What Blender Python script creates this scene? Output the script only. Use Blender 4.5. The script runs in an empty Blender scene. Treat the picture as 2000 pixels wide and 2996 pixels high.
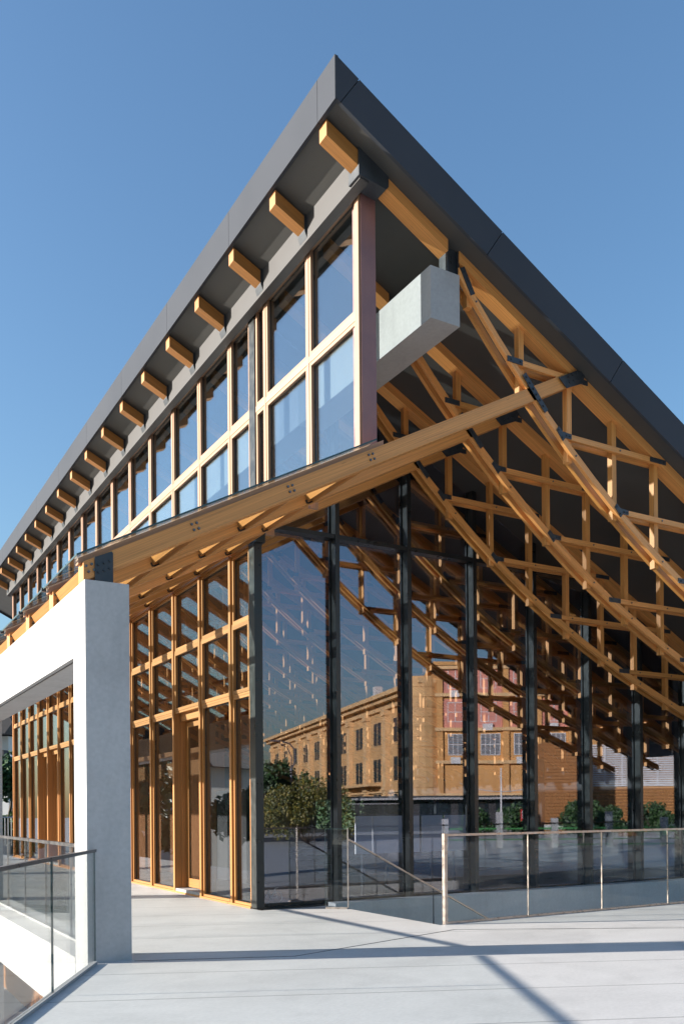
import bpy, bmesh, math, random
from mathutils import Vector, Matrix
R = math.radians
sc = bpy.context.scene
COL = sc.collection

# ---------------------------------------------------------------- camera
FPX, ROLL, PITCH, YAW, CYP = 2614.877, 8.063e-3, 1.583e-3, 0.5270567, 2368.70
def cam_matrix():
    c, s = math.cos(YAW), math.sin(YAW); cp, sp = math.cos(PITCH), math.sin(PITCH); cr, sr = math.cos(ROLL), math.sin(ROLL)
    B = Matrix(((c, -s, 0), (s, c, 0), (0, 0, 1)))
    Rx = Matrix(((1, 0, 0), (0, cp, sp), (0, -sp, cp)))
    Rr = Matrix(((cr, 0, -sr), (0, 1, 0), (sr, 0, cr)))
    return Rr @ Rx @ B          # building axes -> camera right, forward, up
M3 = cam_matrix()
cd = bpy.data.cameras.new('camera'); cam = bpy.data.objects.new('camera', cd); COL.objects.link(cam)
r_, f_, u_ = M3[0], M3[1], M3[2]
cam.matrix_world = Matrix(((r_[0], u_[0], -f_[0], 0), (r_[1], u_[1], -f_[1], 0), (r_[2], u_[2], -f_[2], 1.5), (0, 0, 0, 1)))
cd.sensor_fit = 'HORIZONTAL'; cd.sensor_width = 36; cd.lens = FPX/2000*36
cd.shift_y = (CYP-1498)/2000
cd.clip_start = .1; cd.clip_end = 3000
sc.camera = cam

# ---------------------------------------------------------------- light
SUN_EL = math.atan(.29); SUN_AZ = math.atan2(-.905, .425)      # azimuth from +Y towards +X
w = bpy.data.worlds.new("World"); sc.world = w; w.use_nodes = True
nt = w.node_tree; bg = nt.nodes['Background']
sky = nt.nodes.new('ShaderNodeTexSky'); sky.sky_type = 'NISHITA'; sky.sun_disc = False
sky.sun_elevation = SUN_EL; sky.sun_rotation = SUN_AZ
sky.air_density = 1.45; sky.dust_density = 1.6; sky.ozone_density = 5.2
nt.links.new(sky.outputs[0], bg.inputs[0]); bg.inputs[1].default_value = .094
sl = bpy.data.lights.new('sun', 'SUN'); sl.energy = 5.0; sl.angle = R(.5); sl.color = (1, .92, .82)
so = bpy.data.objects.new('sun', sl); COL.objects.link(so)
sd = Vector((math.sin(SUN_AZ)*math.cos(SUN_EL), math.cos(SUN_AZ)*math.cos(SUN_EL), math.sin(SUN_EL)))
so.rotation_euler = (-sd).to_track_quat('-Z', 'Y').to_euler(); so.location = (-20, 20, 30)
vs = sc.view_settings; vs.view_transform = 'Standard'; vs.look = 'None'; vs.exposure = 1.36; vs.gamma = 1.0
sc.render.engine = 'CYCLES'
cy = sc.cycles
cy.max_bounces = 9; cy.glossy_bounces = 5; cy.diffuse_bounces = 4; cy.transmission_bounces = 4; cy.transparent_max_bounces = 32
cy.caustics_reflective = False; cy.caustics_refractive = False
cy.sample_clamp_indirect = 6

# ---------------------------------------------------------------- materials
def new_mat(name):
    m = bpy.data.materials.new(name); m.use_nodes = True
    t = m.node_tree; b = t.nodes['Principled BSDF']
    return m, t, b
def N(t, typ, **kw):
    n = t.nodes.new(typ)
    for k, v in kw.items(): setattr(n, k, v)
    return n
def ramp(t, fac, stops):
    r = N(t, 'ShaderNodeValToRGB'); e = r.color_ramp.elements
    while len(e) > 1: e.remove(e[-1])
    e[0].position, e[0].color = stops[0][0], (*stops[0][1], 1)
    for p, c in stops[1:]:
        x = e.new(p); x.color = (*c, 1)
    t.links.new(fac, r.inputs[0]); return r.outputs[0]
def mixc(t, fac, a, b, mode='MIX'):
    n = N(t, 'ShaderNodeMix', data_type='RGBA', blend_type=mode)
    for sock, v in ((n.inputs[0], fac), (n.inputs[6], a), (n.inputs[7], b)):
        if hasattr(v, 'links'): t.links.new(v, sock)
        else: sock.default_value = v if not isinstance(v, tuple) else (*v, 1)
    return n.outputs[2]
def scaled(c, k): return tuple(x*k for x in c)

def wood_mat(name, base, rough=.5, lam=True, var=.08):
    m, t, b = new_mat(name)
    uv = N(t, 'ShaderNodeUVMap'); oi = N(t, 'ShaderNodeObjectInfo')
    off = N(t, 'ShaderNodeVectorMath', operation='SCALE'); t.links.new(oi.outputs['Random'], off.inputs['Scale']); off.inputs[0].default_value = (31, 17, 0)
    add = N(t, 'ShaderNodeVectorMath', operation='ADD'); t.links.new(uv.outputs[0], add.inputs[0]); t.links.new(off.outputs[0], add.inputs[1])
    mp = N(t, 'ShaderNodeMapping'); mp.inputs['Scale'].default_value = (.7, 75, 1); t.links.new(add.outputs[0], mp.inputs[0])
    n1 = N(t, 'ShaderNodeTexNoise'); n1.inputs['Scale'].default_value = 1.0; n1.inputs['Detail'].default_value = 4; n1.inputs['Roughness'].default_value = .65; t.links.new(mp.outputs[0], n1.inputs[0])
    mp2 = N(t, 'ShaderNodeMapping'); mp2.inputs['Scale'].default_value = (.22, 14, 1); t.links.new(add.outputs[0], mp2.inputs[0])
    n2 = N(t, 'ShaderNodeTexNoise'); n2.inputs['Scale'].default_value = 1.0; n2.inputs['Detail'].default_value = 3; t.links.new(mp2.outputs[0], n2.inputs[0])
    c1 = ramp(t, n1.outputs[0], [(.28, scaled(base, .72)), (.5, base), (.72, tuple(min(1, x*1.22) for x in base))])
    c2 = ramp(t, n2.outputs[0], [(.3, (1-var*1.5,)*3), (.7, (1+var,)*3)])
    col = mixc(t, 1.0, c1, c2, 'MULTIPLY')
    # darker knots / streaks
    n3 = N(t, 'ShaderNodeTexNoise'); n3.inputs['Scale'].default_value = 1.0; n3.inputs['Detail'].default_value = 2
    mp3 = N(t, 'ShaderNodeMapping'); mp3.inputs['Scale'].default_value = (4, 26, 1); t.links.new(add.outputs[0], mp3.inputs[0]); t.links.new(mp3.outputs[0], n3.inputs[0])
    kf = ramp(t, n3.outputs[0], [(.72, (0, 0, 0)), (.80, (.75, .75, .75))])
    col = mixc(t, kf, col, scaled(base, .38))
    vr = N(t, 'ShaderNodeMapRange'); vr.inputs['To Min'].default_value = .80; vr.inputs['To Max'].default_value = 1.12; t.links.new(oi.outputs['Random'], vr.inputs[0])
    cmb = N(t, 'ShaderNodeCombineColor'); t.links.new(vr.outputs[0], cmb.inputs[0]); t.links.new(vr.outputs[0], cmb.inputs[1])
    pw_ = N(t, 'ShaderNodeMath', operation='POWER'); t.links.new(vr.outputs[0], pw_.inputs[0]); pw_.inputs[1].default_value = 1.6; t.links.new(pw_.outputs[0], cmb.inputs[2])
    col = mixc(t, 1.0, col, cmb.outputs[0], 'MULTIPLY')
    # glue lines and checks
    mp4 = N(t, 'ShaderNodeMapping'); mp4.inputs['Scale'].default_value = (.9, 130, 1); t.links.new(add.outputs[0], mp4.inputs[0])
    n5 = N(t, 'ShaderNodeTexNoise'); n5.inputs['Scale'].default_value = 1.0; n5.inputs['Detail'].default_value = 1; t.links.new(mp4.outputs[0], n5.inputs[0])
    gf = ramp(t, n5.outputs[0], [(.62, (0, 0, 0)), (.72, (.55, .55, .55))])
    col = mixc(t, gf, col, scaled(base, .5))
    t.links.new(col, b.inputs['Base Color'])
    b.inputs['Roughness'].default_value = rough
    bp = N(t, 'ShaderNodeBump'); bp.inputs['Strength'].default_value = .25; bp.inputs['Distance'].default_value = .004
    t.links.new(n1.outputs[0], bp.inputs['Height']); t.links.new(bp.outputs[0], b.inputs['Normal'])
    return m

def plain_mat(name, col, rough=.5, metal=0, nscale=3, namt=.12, bump=0, fine=40):
    m, t, b = new_mat(name)
    tc = N(t, 'ShaderNodeTexCoord')
    n1 = N(t, 'ShaderNodeTexNoise'); n1.inputs['Scale'].default_value = nscale; n1.inputs['Detail'].default_value = 6; t.links.new(tc.outputs['Object'], n1.inputs[0])
    c = ramp(t, n1.outputs[0], [(.3, scaled(col, 1-namt)), (.7, tuple(min(1, x*(1+namt)) for x in col))])
    t.links.new(c, b.inputs['Base Color']); b.inputs['Roughness'].default_value = rough; b.inputs['Metallic'].default_value = metal
    rr = ramp(t, n1.outputs[0], [(.3, (max(0, rough-.08),)*3), (.7, (min(1, rough+.08),)*3)]); t.links.new(rr, b.inputs['Roughness'])
    if bump:
        n2 = N(t, 'ShaderNodeTexNoise'); n2.inputs['Scale'].default_value = fine; n2.inputs['Detail'].default_value = 3; t.links.new(tc.outputs['Object'], n2.inputs[0])
        bp = N(t, 'ShaderNodeBump'); bp.inputs['Strength'].default_value = bump; bp.inputs['Distance'].default_value = .01
        t.links.new(n2.outputs[0], bp.inputs['Height']); t.links.new(bp.outputs[0], b.inputs['Normal'])
    return m

def glass_mat(name, tint=(1, 1, 1), f0=.05, power=5, refl=(1, 1, 1), wave=0, wscale=.8, fmax=1.0):
    m, t, b = new_mat(name); t.nodes.remove(b); out = t.nodes['Material Output']
    geo = N(t, 'ShaderNodeNewGeometry')
    dot = N(t, 'ShaderNodeVectorMath', operation='DOT_PRODUCT'); t.links.new(geo.outputs['Incoming'], dot.inputs[0]); t.links.new(geo.outputs['Normal'], dot.inputs[1])
    ab = N(t, 'ShaderNodeMath', operation='ABSOLUTE'); t.links.new(dot.outputs['Value'], ab.inputs[0])
    om = N(t, 'ShaderNodeMath', operation='SUBTRACT'); om.inputs[0].default_value = 1; t.links.new(ab.outputs[0], om.inputs[1])
    pw = N(t, 'ShaderNodeMath', operation='POWER'); t.links.new(om.outputs[0], pw.inputs[0]); pw.inputs[1].default_value = power
    ma = N(t, 'ShaderNodeMath', operation='MULTIPLY_ADD'); t.links.new(pw.outputs[0], ma.inputs[0]); ma.inputs[1].default_value = fmax-f0; ma.inputs[2].default_value = f0
    tr = N(t, 'ShaderNodeBsdfTransparent'); tr.inputs[0].default_value = (*tint, 1)
    gl = N(t, 'ShaderNodeBsdfGlossy'); gl.inputs['Color'].default_value = (*refl, 1); gl.inputs['Roughness'].default_value = 0
    if wave:
        tc = N(t, 'ShaderNodeTexCoord'); ns = N(t, 'ShaderNodeTexNoise'); ns.inputs['Scale'].default_value = wscale; ns.inputs['Detail'].default_value = 1
        t.links.new(tc.outputs['Object'], ns.inputs[0])
        bp = N(t, 'ShaderNodeBump'); bp.inputs['Strength'].default_value = 1; bp.inputs['Distance'].default_value = wave
        t.links.new(ns.outputs[0], bp.inputs['Height']); t.links.new(bp.outputs[0], gl.inputs['Normal'])
    mx = N(t, 'ShaderNodeMixShader'); t.links.new(ma.outputs[0], mx.inputs[0]); t.links.new(tr.outputs[0], mx.inputs[1]); t.links.new(gl.outputs[0], mx.inputs[2])
    t.links.new(mx.outputs[0], out.inputs[0])
    return m

W_BEAM = wood_mat('timber_beam', (.67, .295, .088))
W_TRUSS = wood_mat('timber_truss', (.68, .30, .085))
W_FRAME = wood_mat('timber_window_frame', (.42, .185, .05), var=.08)
W_CLER = wood_mat('timber_clerestory_frame', (.40, .235, .15), var=.06)
W_SLAT = wood_mat('timber_slat', (.42, .19, .07))
STEEL = plain_mat('dark_steel', (.040, .047, .056), .42, .25, 6, .15, .1, 60)
BLACK = plain_mat('black_mullion_paint', (.016, .020, .022), .32, .1, 5, .2)
FINSIDE = plain_mat('mullion_metal', (.032, .036, .036), .36, .3, 9, .25, .12, 50)
ROOFM = plain_mat('charcoal_roof_metal', (.050, .056, .068), .6, .0, .7, .10)
ROOFM.node_tree.nodes['Principled BSDF'].inputs['Specular IOR Level'].default_value = .08
SOFFIT = plain_mat('charcoal_soffit', (.060, .059, .056), .55, 0, .9, .12, .03, 30)
STRIP = plain_mat('brushed_flashing', (.048, .048, .050), .6, .1, 1.2, .06)
MAUVE = plain_mat('mauve_steel_post', (.26, .135, .125), .42, .2, 4, .08)
RAILM = plain_mat('stainless_rail', (.46, .40, .36), .32, .85, 12, .2, .1, 90)
RAILD = plain_mat('dark_rail', (.13, .125, .125), .35, .6, 12, .2)
BOLT = plain_mat('bolt_steel', (.12, .13, .14), .35, .8, 30, .2)
G_GABLE = glass_mat('gable_glass', (.75, .77, .82), .13, 3.6, (.87, .88, 1), .0006, .55, .9)
G_CLER = glass_mat('clerestory_glass', (.80, .86, .88), .17, 3.0, (.93, .97, 1), .0004, .8, .95)
G_FACADE = glass_mat('facade_glass', (.82, .84, .86), .09, 4.0, (.95, .98, 1), .00016, .8, .9)
G_RAIL = glass_mat('balustrade_glass', (.935, .955, .95), .022, 5, (1, 1, 1))
G_EDGE = plain_mat('glass_edge', (.03, .065, .065), .3, 0, 10, .2)
G_ROOF = glass_mat('canopy_glass', (.84, .90, .90), .05, 5, (1, 1, 1))
WHITEB = plain_mat('white_board', (.86, .88, .9), .4, 0, 2, .04)
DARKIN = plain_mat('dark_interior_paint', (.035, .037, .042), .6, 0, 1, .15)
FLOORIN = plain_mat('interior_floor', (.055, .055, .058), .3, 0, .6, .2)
ASPHALT = plain_mat('asphalt', (.05, .05, .052), .85, 0, 2, .25, .4, 90)
STONE = plain_mat('yellow_sandstone', (.58, .36, .16), .75, 0, .5, .14, .3, 8)
STONE2 = plain_mat('yellow_sandstone_trim', (.66, .44, .22), .75, 0, .8, .14, .3, 8)
ORANGE = plain_mat('ochre_render', (.58, .31, .11), .8, 0, .5, .12, .2, 10)
PINK = plain_mat('pink_render', (.60, .25, .19), .8, 0, .5, .1)
TILE = plain_mat('red_roof_tile', (.16, .045, .03), .8, 0, 2, .3)
SLATE = plain_mat('dark_roof_tile', (.04, .04, .045), .8, 0, 3, .3)
WHITER = plain_mat('white_render', (.55, .55, .54), .8, 0, .6, .08)
WINDK = plain_mat('window_dark_glass', (.02, .028, .035), .08, 0, 3, .3)
CURTAIN = plain_mat('curtained_window', (.18, .20, .22), .25, 0, 5, .3)
PVC = plain_mat('white_window_frame', (.6, .6, .6), .5, 0, 3, .05)
BARK = plain_mat('bark', (.09, .065, .045), .9, 0, 6, .3, .5, 30)
LAMPM = plain_mat('grey_lamp_paint', (.16, .17, .19), .4, .5, 6, .1)

def concrete_mat(name, col, sc1=.6, pit=True, joints=None, rough=.75):
    m, t, b = new_mat(name); tc = N(t, 'ShaderNodeTexCoord')
    n1 = N(t, 'ShaderNodeTexNoise'); n1.inputs['Scale'].default_value = sc1; n1.inputs['Detail'].default_value = 8; n1.inputs['Roughness'].default_value = .6
    mp = N(t, 'ShaderNodeMapping'); mp.inputs['Rotation'].default_value = (0, 0, R(24)); mp.inputs['Scale'].default_value = (1, 2.2, 1) if joints else (1, 1, 1)
    t.links.new(tc.outputs['Object'], mp.inputs[0]); t.links.new(mp.outputs[0], n1.inputs[0])
    c = ramp(t, n1.outputs[0], [(.3, scaled(col, .88)), (.5, col), (.72, tuple(min(1, x*1.08) for x in col))])
    n2 = N(t, 'ShaderNodeTexNoise'); n2.inputs['Scale'].default_value = 22; n2.inputs['Detail'].default_value = 5; t.links.new(mp.outputs[0], n2.inputs[0])
    c2 = ramp(t, n2.outputs[0], [(.3, (.93,)*3), (.7, (1.05,)*3)])
    c = mixc(t, 1.0, c, c2, 'MULTIPLY')
    n6 = N(t, 'ShaderNodeTexNoise'); n6.inputs['Scale'].default_value = 1.7 if joints else 2.4; n6.inputs['Detail'].default_value = 5; n6.inputs['Distortion'].default_value = 1.2
    mp6 = N(t, 'ShaderNodeMapping'); mp6.inputs['Scale'].default_value = (1, 1, 1) if joints else (1, 1, .28); t.links.new(tc.outputs['Object'], mp6.inputs[0]); t.links.new(mp6.outputs[0], n6.inputs[0])
    c6 = ramp(t, n6.outputs[0], [(.32, (.93,)*3), (.5, (1,)*3), (.66, (1.02,)*3)])
    c = mixc(t, 1.0, c, c6, 'MULTIPLY')
    if pit:
        v = N(t, 'ShaderNodeTexVoronoi'); v.inputs['Scale'].default_value = 9; t.links.new(tc.outputs['Object'], v.inputs[0])
        pf = ramp(t, v.outputs['Distance'], [(0.0, (.55,)*3), (.045, (0, 0, 0))])
        c = mixc(t, pf, c, scaled(col, .45))
    if joints:
        # pale trowel scratches
        n4 = N(t, 'ShaderNodeTexNoise'); n4.inputs['Scale'].default_value = 1.3; n4.inputs['Detail'].default_value = 4; n4.inputs['Distortion'].default_value = 2.5
        t.links.new(mp.outputs[0], n4.inputs[0])
        sf = ramp(t, n4.outputs[0], [(.495, (0, 0, 0)), (.503, (.35,)*3), (.511, (0, 0, 0))])
        c = mixc(t, sf, c, tuple(min(1, x*1.14) for x in col))
        sep = N(t, 'ShaderNodeSeparateXYZ'); t.links.new(tc.outputs['Object'], sep.inputs[0])
        mx_ = N(t, 'ShaderNodeMath', operation='MULTIPLY'); t.links.new(sep.outputs[0], mx_.inputs[0]); mx_.inputs[1].default_value = joints[0]
        my_ = N(t, 'ShaderNodeMath', operation='MULTIPLY_ADD'); t.links.new(sep.outputs[1], my_.inputs[0]); my_.inputs[1].default_value = joints[1]; t.links.new(mx_.outputs[0], my_.inputs[2])
        pp = N(t, 'ShaderNodeMath', operation='PINGPONG'); sub = N(t, 'ShaderNodeMath', operation='SUBTRACT'); t.links.new(my_.outputs[0], sub.inputs[0]); sub.inputs[1].default_value = joints[3]
        t.links.new(sub.outputs[0], pp.inputs[0]); pp.inputs[1].default_value = joints[2]/2
        jf = ramp(t, pp.outputs[0], [(.007, (.9,)*3), (.012, (0, 0, 0))])
        c = mixc(t, jf, c, scaled(col, .42))
    t.links.new(c, b.inputs['Base Color']); b.inputs['Roughness'].default_value = rough
    bp = N(t, 'ShaderNodeBump'); bp.inputs['Strength'].default_value = .18; bp.inputs['Distance'].default_value = .006
    t.links.new(n2.outputs[0], bp.inputs['Height']); t.links.new(bp.outputs[0], b.inputs['Normal'])
    return m
CONC = concrete_mat('white_painted_concrete', (.44, .44, .44), .9)
PLAZA = concrete_mat('pale_plaza_concrete', (.56, .55, .535), .45, True, (.407, .914, 1.17, 10.8), .6)
RAWC = concrete_mat('ridge_beam_concrete', (.36, .36, .36), .7, False)
GREYC = concrete_mat('grey_concrete', (.36, .36, .36), .8)

def leaf_mat(name, a, b2):
    m, t, b = new_mat(name)
    geo = N(t, 'ShaderNodeNewGeometry')
    c = ramp(t, geo.outputs['Random Per Island'], [(0, a), (1, b2)])
    t.links.new(c, b.inputs['Base Color']); b.inputs['Roughness'].default_value = .55
    return m
LEAF_Y = leaf_mat('yellowing_leaves', (.03, .06, .012), (.22, .18, .025))
LEAF_G = leaf_mat('dark_green_leaves', (.015, .04, .015), (.05, .11, .03))

# ---------------------------------------------------------------- mesh builder
class MB:
    def __init__(s): s.v = []; s.f = []; s.uv = []
    def quad(s, idx, uvs): s.f.append(tuple(idx)); s.uv.append(uvs)
    def obox(s, o, ax, ay, az):
        """box from corner o with edge vectors; uv.x runs along the longest edge of each face"""
        o, ax, ay, az = map(Vector, (o, ax, ay, az))
        if ax.cross(ay).dot(az) < 0: ax, ay = ay, ax
        b = len(s.v)
        for k in (0, 1):
            for j in (0, 1):
                for i in (0, 1): s.v.append(o+ax*i+ay*j+az*k)
        L = (ax.length, ay.length, az.length)
        faces = [((0, 2, 3, 1), 1, 0), ((4, 5, 7, 6), 0, 1), ((0, 1, 5, 4), 0, 2), ((2, 6, 7, 3), 2, 0), ((0, 4, 6, 2), 2, 1), ((1, 3, 7, 5), 1, 2)]
        for n, (q, d0, d1) in enumerate(faces):
            a, c = L[d0], L[d1]; sh = n*.37
            uvs = [(0, 0), (a, 0), (a, c), (0, c)]
            if c > a: uvs = [(y, x) for x, y in uvs]
            s.quad([b+i for i in q], [(x, y+sh) for x, y in uvs])
        return s
    def box(s, x0, y0, z0, x1, y1, z1):
        return s.obox((x0, y0, z0), (x1-x0, 0, 0), (0, y1-y0, 0), (0, 0, z1-z0))
    def beam(s, p0, p1, wdt, h, up=(0, 0, 1)):
        p0, p1, up = Vector(p0), Vector(p1), Vector(up); d = p1-p0; dn = d.normalized()
        sdv = dn.cross(up).normalized(); u = sdv.cross(dn)
        return s.obox(p0-sdv*wdt/2-u*h/2, d, sdv*wdt, u*h)
    def poly(s, pts, dvec):
        """prism: planar polygon extruded by dvec"""
        pts = [Vector(p) for p in pts]; d = Vector(dvec); n = len(pts)
        nr = Vector((0, 0, 0))
        for i in range(n): nr += pts[i].cross(pts[(i+1) % n])
        if nr.dot(d) > 0: pts.reverse()
        b = len(s.v); s.v += pts + [p+d for p in pts]
        e = max(((pts[(i+1) % n]-pts[i]) for i in range(n)), key=lambda q: q.length).normalized(); g = e.cross(d.normalized())
        uvp = [(p.dot(e), p.dot(g)) for p in pts]
        s.quad([b+i for i in range(n)], uvp)
        s.quad([b+n+i for i in reversed(range(n))], list(reversed(uvp)))
        for i in range(n):
            j = (i+1) % n; L = (pts[j]-pts[i]).length; D = d.length
            uvs = [(0, 0), (0, D), (L, D), (L, 0)] if L >= D else [(0, 0), (D, 0), (D, L), (0, L)]
            s.quad((b+i, b+n+i, b+n+j, b+j), [(x, y+i*.31) for x, y in uvs])
        return s
    def cyl(s, p0, p1, r, n=8, r2=None):
        p0, p1 = Vector(p0), Vector(p1); d = (p1-p0); dn = d.normalized(); r2 = r if r2 is None else r2
        a = dn.orthogonal().normalized(); c = dn.cross(a); b = len(s.v)
        for k, (p, rr) in enumerate(((p0, r), (p1, r2))):
            for i in range(n):
                t = 2*math.pi*i/n; s.v.append(p+(a*math.cos(t)+c*math.sin(t))*rr)
        for i in range(n):
            j = (i+1) % n; s.quad((b+i, b+j, b+n+j, b+n+i), [(0, i/n), (0, (i+1)/n), (d.length, (i+1)/n), (d.length, i/n)])
        s.quad([b+i for i in reversed(range(n))], [(0, 0)]*n); s.quad([b+n+i for i in range(n)], [(0, 0)]*n)
        return s
    def tube(s, pts, r, n=8):
        for a, c in zip(pts, pts[1:]): s.cyl(a, c, r, n)
        return s
    def build(s, name, mat, parent=None, smooth=False, extra=None):
        nf = len(s.f)
        if extra:
            b = len(s.v); s.v += extra[0].v; s.f += [tuple(i+b for i in f) for f in extra[0].f]; s.uv += extra[0].uv
        me = bpy.data.meshes.new(name); me.from_pydata([tuple(v) for v in s.v], [], s.f)
        ul = me.uv_layers.new(name='UVMap'); k = 0; buf = []
        for uvs in s.uv:
            for q in uvs: buf += [q[0], q[1]]
        ul.data.foreach_set('uv', buf); me.materials.append(mat); 
        if extra:
            me.materials.append(extra[1])
            for p in me.polygons[nf:]: p.material_index = 1
        me.update()
        if smooth:
            for p in me.polygons: p.use_smooth = True
        o = bpy.data.objects.new(name, me); COL.objects.link(o)
        if parent: o.parent = parent
        return o
def empty(name, loc=(0, 0, 0), rz=0):
    o = bpy.data.objects.new(name, None); COL.objects.link(o); o.location = loc; o.rotation_euler = (0, 0, rz); o.empty_display_size = .3; return o
def tag(o, label, cat, group=None):
    o['label'] = label; o['category'] = cat
    if group: o['group'] = group
    return o
def structure(o): o['kind'] = 'structure'; return o
def stuff(o): o['kind'] = 'stuff'; return o
def dup(o, off, parent=None):
    c = o.copy(); COL.objects.link(c)
    c.parent = parent
    if off is not None: c.location = Vector(o.location)+Vector(off)
    for ch in list(o.children):
        dup(ch, None, c)
    return c

# ---------------------------------------------------------------- dimensions (metres)
XF = 5.73            # long facade and clerestory plane
YG = 12.42           # front of gable glazing
P = 1.357            # truss bay
Y0 = 9.02            # front face of first truss
NT = 18
YEND = 32.45
XR = 17.8            # far side wall
SL = .51
soff = lambda x: 9.185-SL*(x-5.9)
chb = lambda x: 9.04-SL*(x-5.9)
cub = lambda x: -0.0034133087*x**3+0.1624447874*x**2-2.9219767736*x+22.0308765493
raf = lambda x: 3.83+.526*(x-2.3)     # underside of lean-to rafters
YM = lambda k: 9.30+1.35*k            # mullion centres on the long side

# ================================================================ SETTING
g = MB()
g.poly([(-600, -600, -3.3), (600, -600, -3.3), (600, 900, -3.3), (-600, 900, -3.3)], (0, 0, -.3))
structure(g.build('lower_ground', GREYC))
pz = MB()
T = .35
LX = lambda y: 2.37+(y-8.95)*.5196
pz.poly([(LX(-8), -8, 0), (LX(8.93), 8.93, 0), (2.27, 9.42, 0), (80, 9.42, 0), (80, -9, 0), (LX(-8), -9, 0)], (0, 0, -T))
pz.poly([(-60, -9, 0), (80, -9, 0), (80, -14, 0), (-60, -14, 0)], (0, 0, -T))
pz.poly([(2.27, 9.42, 0), (6.95, 9.42, 0), (6.95, 12.3, 0), (XF, 12.3, 0), (XF, 36, 0), (2.27, 36, 0)], (0, 0, -T))
structure(pz.build('plaza', PLAZA))
# dark expansion joint sealed flush in the plaza
ej = MB()
for a, b in (((2.72, 8.855), (4.21, 8.23)), ((4.21, 8.23), (6.84, 8.97)), ((6.84, 8.97), (9.29, 7.52)), ((9.29, 7.52), (16, 3.6))):
    ej.beam((*a, .001), (*b, .001), .012, .004)
structure(ej.build('plaza_expansion_joint', BLACK))
st = MB()
st.poly([(-300, -14.02, -.15), (300, -14.02, -.15), (300, -300, -.15), (-300, -300, -.15)], (0, 0, -.3))
structure(st.build('street', ASPHALT))
kb = MB(); kb.box(-60, -14.35, -.149, 80, -14.03, .01); kb.box(-60, -26.3, -.149, 80, -26.0, .0)
structure(kb.build('kerb', GREYC))
rm = MB()
for i in range(-10, 14): rm.box(i*6, -20.1, -.149, i*6+3, -19.95, -.144)
structure(rm.build('road_marking', PVC))
pv = MB(); pv.box(-60, -29.5, -.149, 80, -26.3, -.02)
structure(pv.build('pavement', GREYC))

# ================================================================ PAVILION
PAV = empty('pavilion', (XF, YG, 0))
tag(PAV, 'large timber and glass pavilion with a sloping charcoal roof and curved timber trusses', 'building')
class _MBP(MB): pass
def part(mb, name, mat, parent=None, label=None, **kw):
    """build in world coordinates under the pavilion (or one of its parts)"""
    o = mb.build(name, mat, None, **kw)
    o.parent = parent or PAV
    if (parent or PAV) is PAV: o.matrix_parent_inverse = Matrix.Translation((-XF, -YG, 0))
    if label: o['label'] = label
    return o

# roof ------------------------------------------------------------
X0r, Y0r, Y1r = 5.05, 8.70, 35.8
rf = MB()
rf.poly([(X0r+.05, Y0r+.05, soff(X0r+.05)), (XR+.6, Y0r+.05, soff(XR+.6)), (XR+.6, Y0r+.05, soff(XR+.6)+.36), (X0r+.05, Y0r+.05, soff(X0r+.05)+.36)], (0, Y1r-Y0r-.1, 0))
roof = part(rf, 'roof', SOFFIT)
# eave fascia panels
ys = [Y0r]+[9.12+2.63*i for i in range(0, 11)]+[Y1r]
for a, b in zip(ys, ys[1:]):
    part(MB().box(X0r, a+.004, 9.54, X0r+.045, b-.004, 10.04), 'fascia_panel', ROOFM, roof)
# gable fascia panels, seams square to the slope
xs = [X0r, 5.12]+[5.09+2.14*i for i in range(1, 6)]+[XR+.6]
for Yg, dy in ((Y0r, .045), (Y1r-.045, .045)):
    for i, (a, b) in enumerate(zip(xs, xs[1:])):
        ta = 0 if i == 0 else .25; tb = 0 if b > XR else .25
        a_, b_ = a+.004, b-.004
        pts = [(a_, Yg, soff(a_)-.065), (b_, Yg, soff(b_)-.065), (b_+tb, Yg, soff(b_+tb)+.425), (a_+ta, Yg, soff(a_+ta)+.425)]
        part(MB().poly(pts, (0, dy, 0)), 'fascia_panel', ROOFM, roof)
# roof top trim
part(MB().poly([(X0r+.02, Y0r+.02, soff(X0r)+.365), (XR+.6, Y0r+.02, soff(XR+.6)+.365), (XR+.6, Y0r+.02, soff(XR+.6)+.41), (X0r+.02, Y0r+.02, soff(X0r)+.41)], (0, Y1r-Y0r-.04, 0)), 'roof_sheet', ROOFM, roof)

# flashing strip above the clerestory
part(MB().poly([(5.57, 9.03, 9.02), (5.69, 9.03, 9.0), (5.69, 9.03, soff(5.69)+.01), (5.57, 9.03, soff(5.57)+.01)], (0, YEND-9.03, 0)), 'flashing', STRIP)
part(MB().box(5.69, 9.32, 9.13, 5.80, YEND, soff(5.8)+.01), 'head_panel', BLACK)

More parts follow.
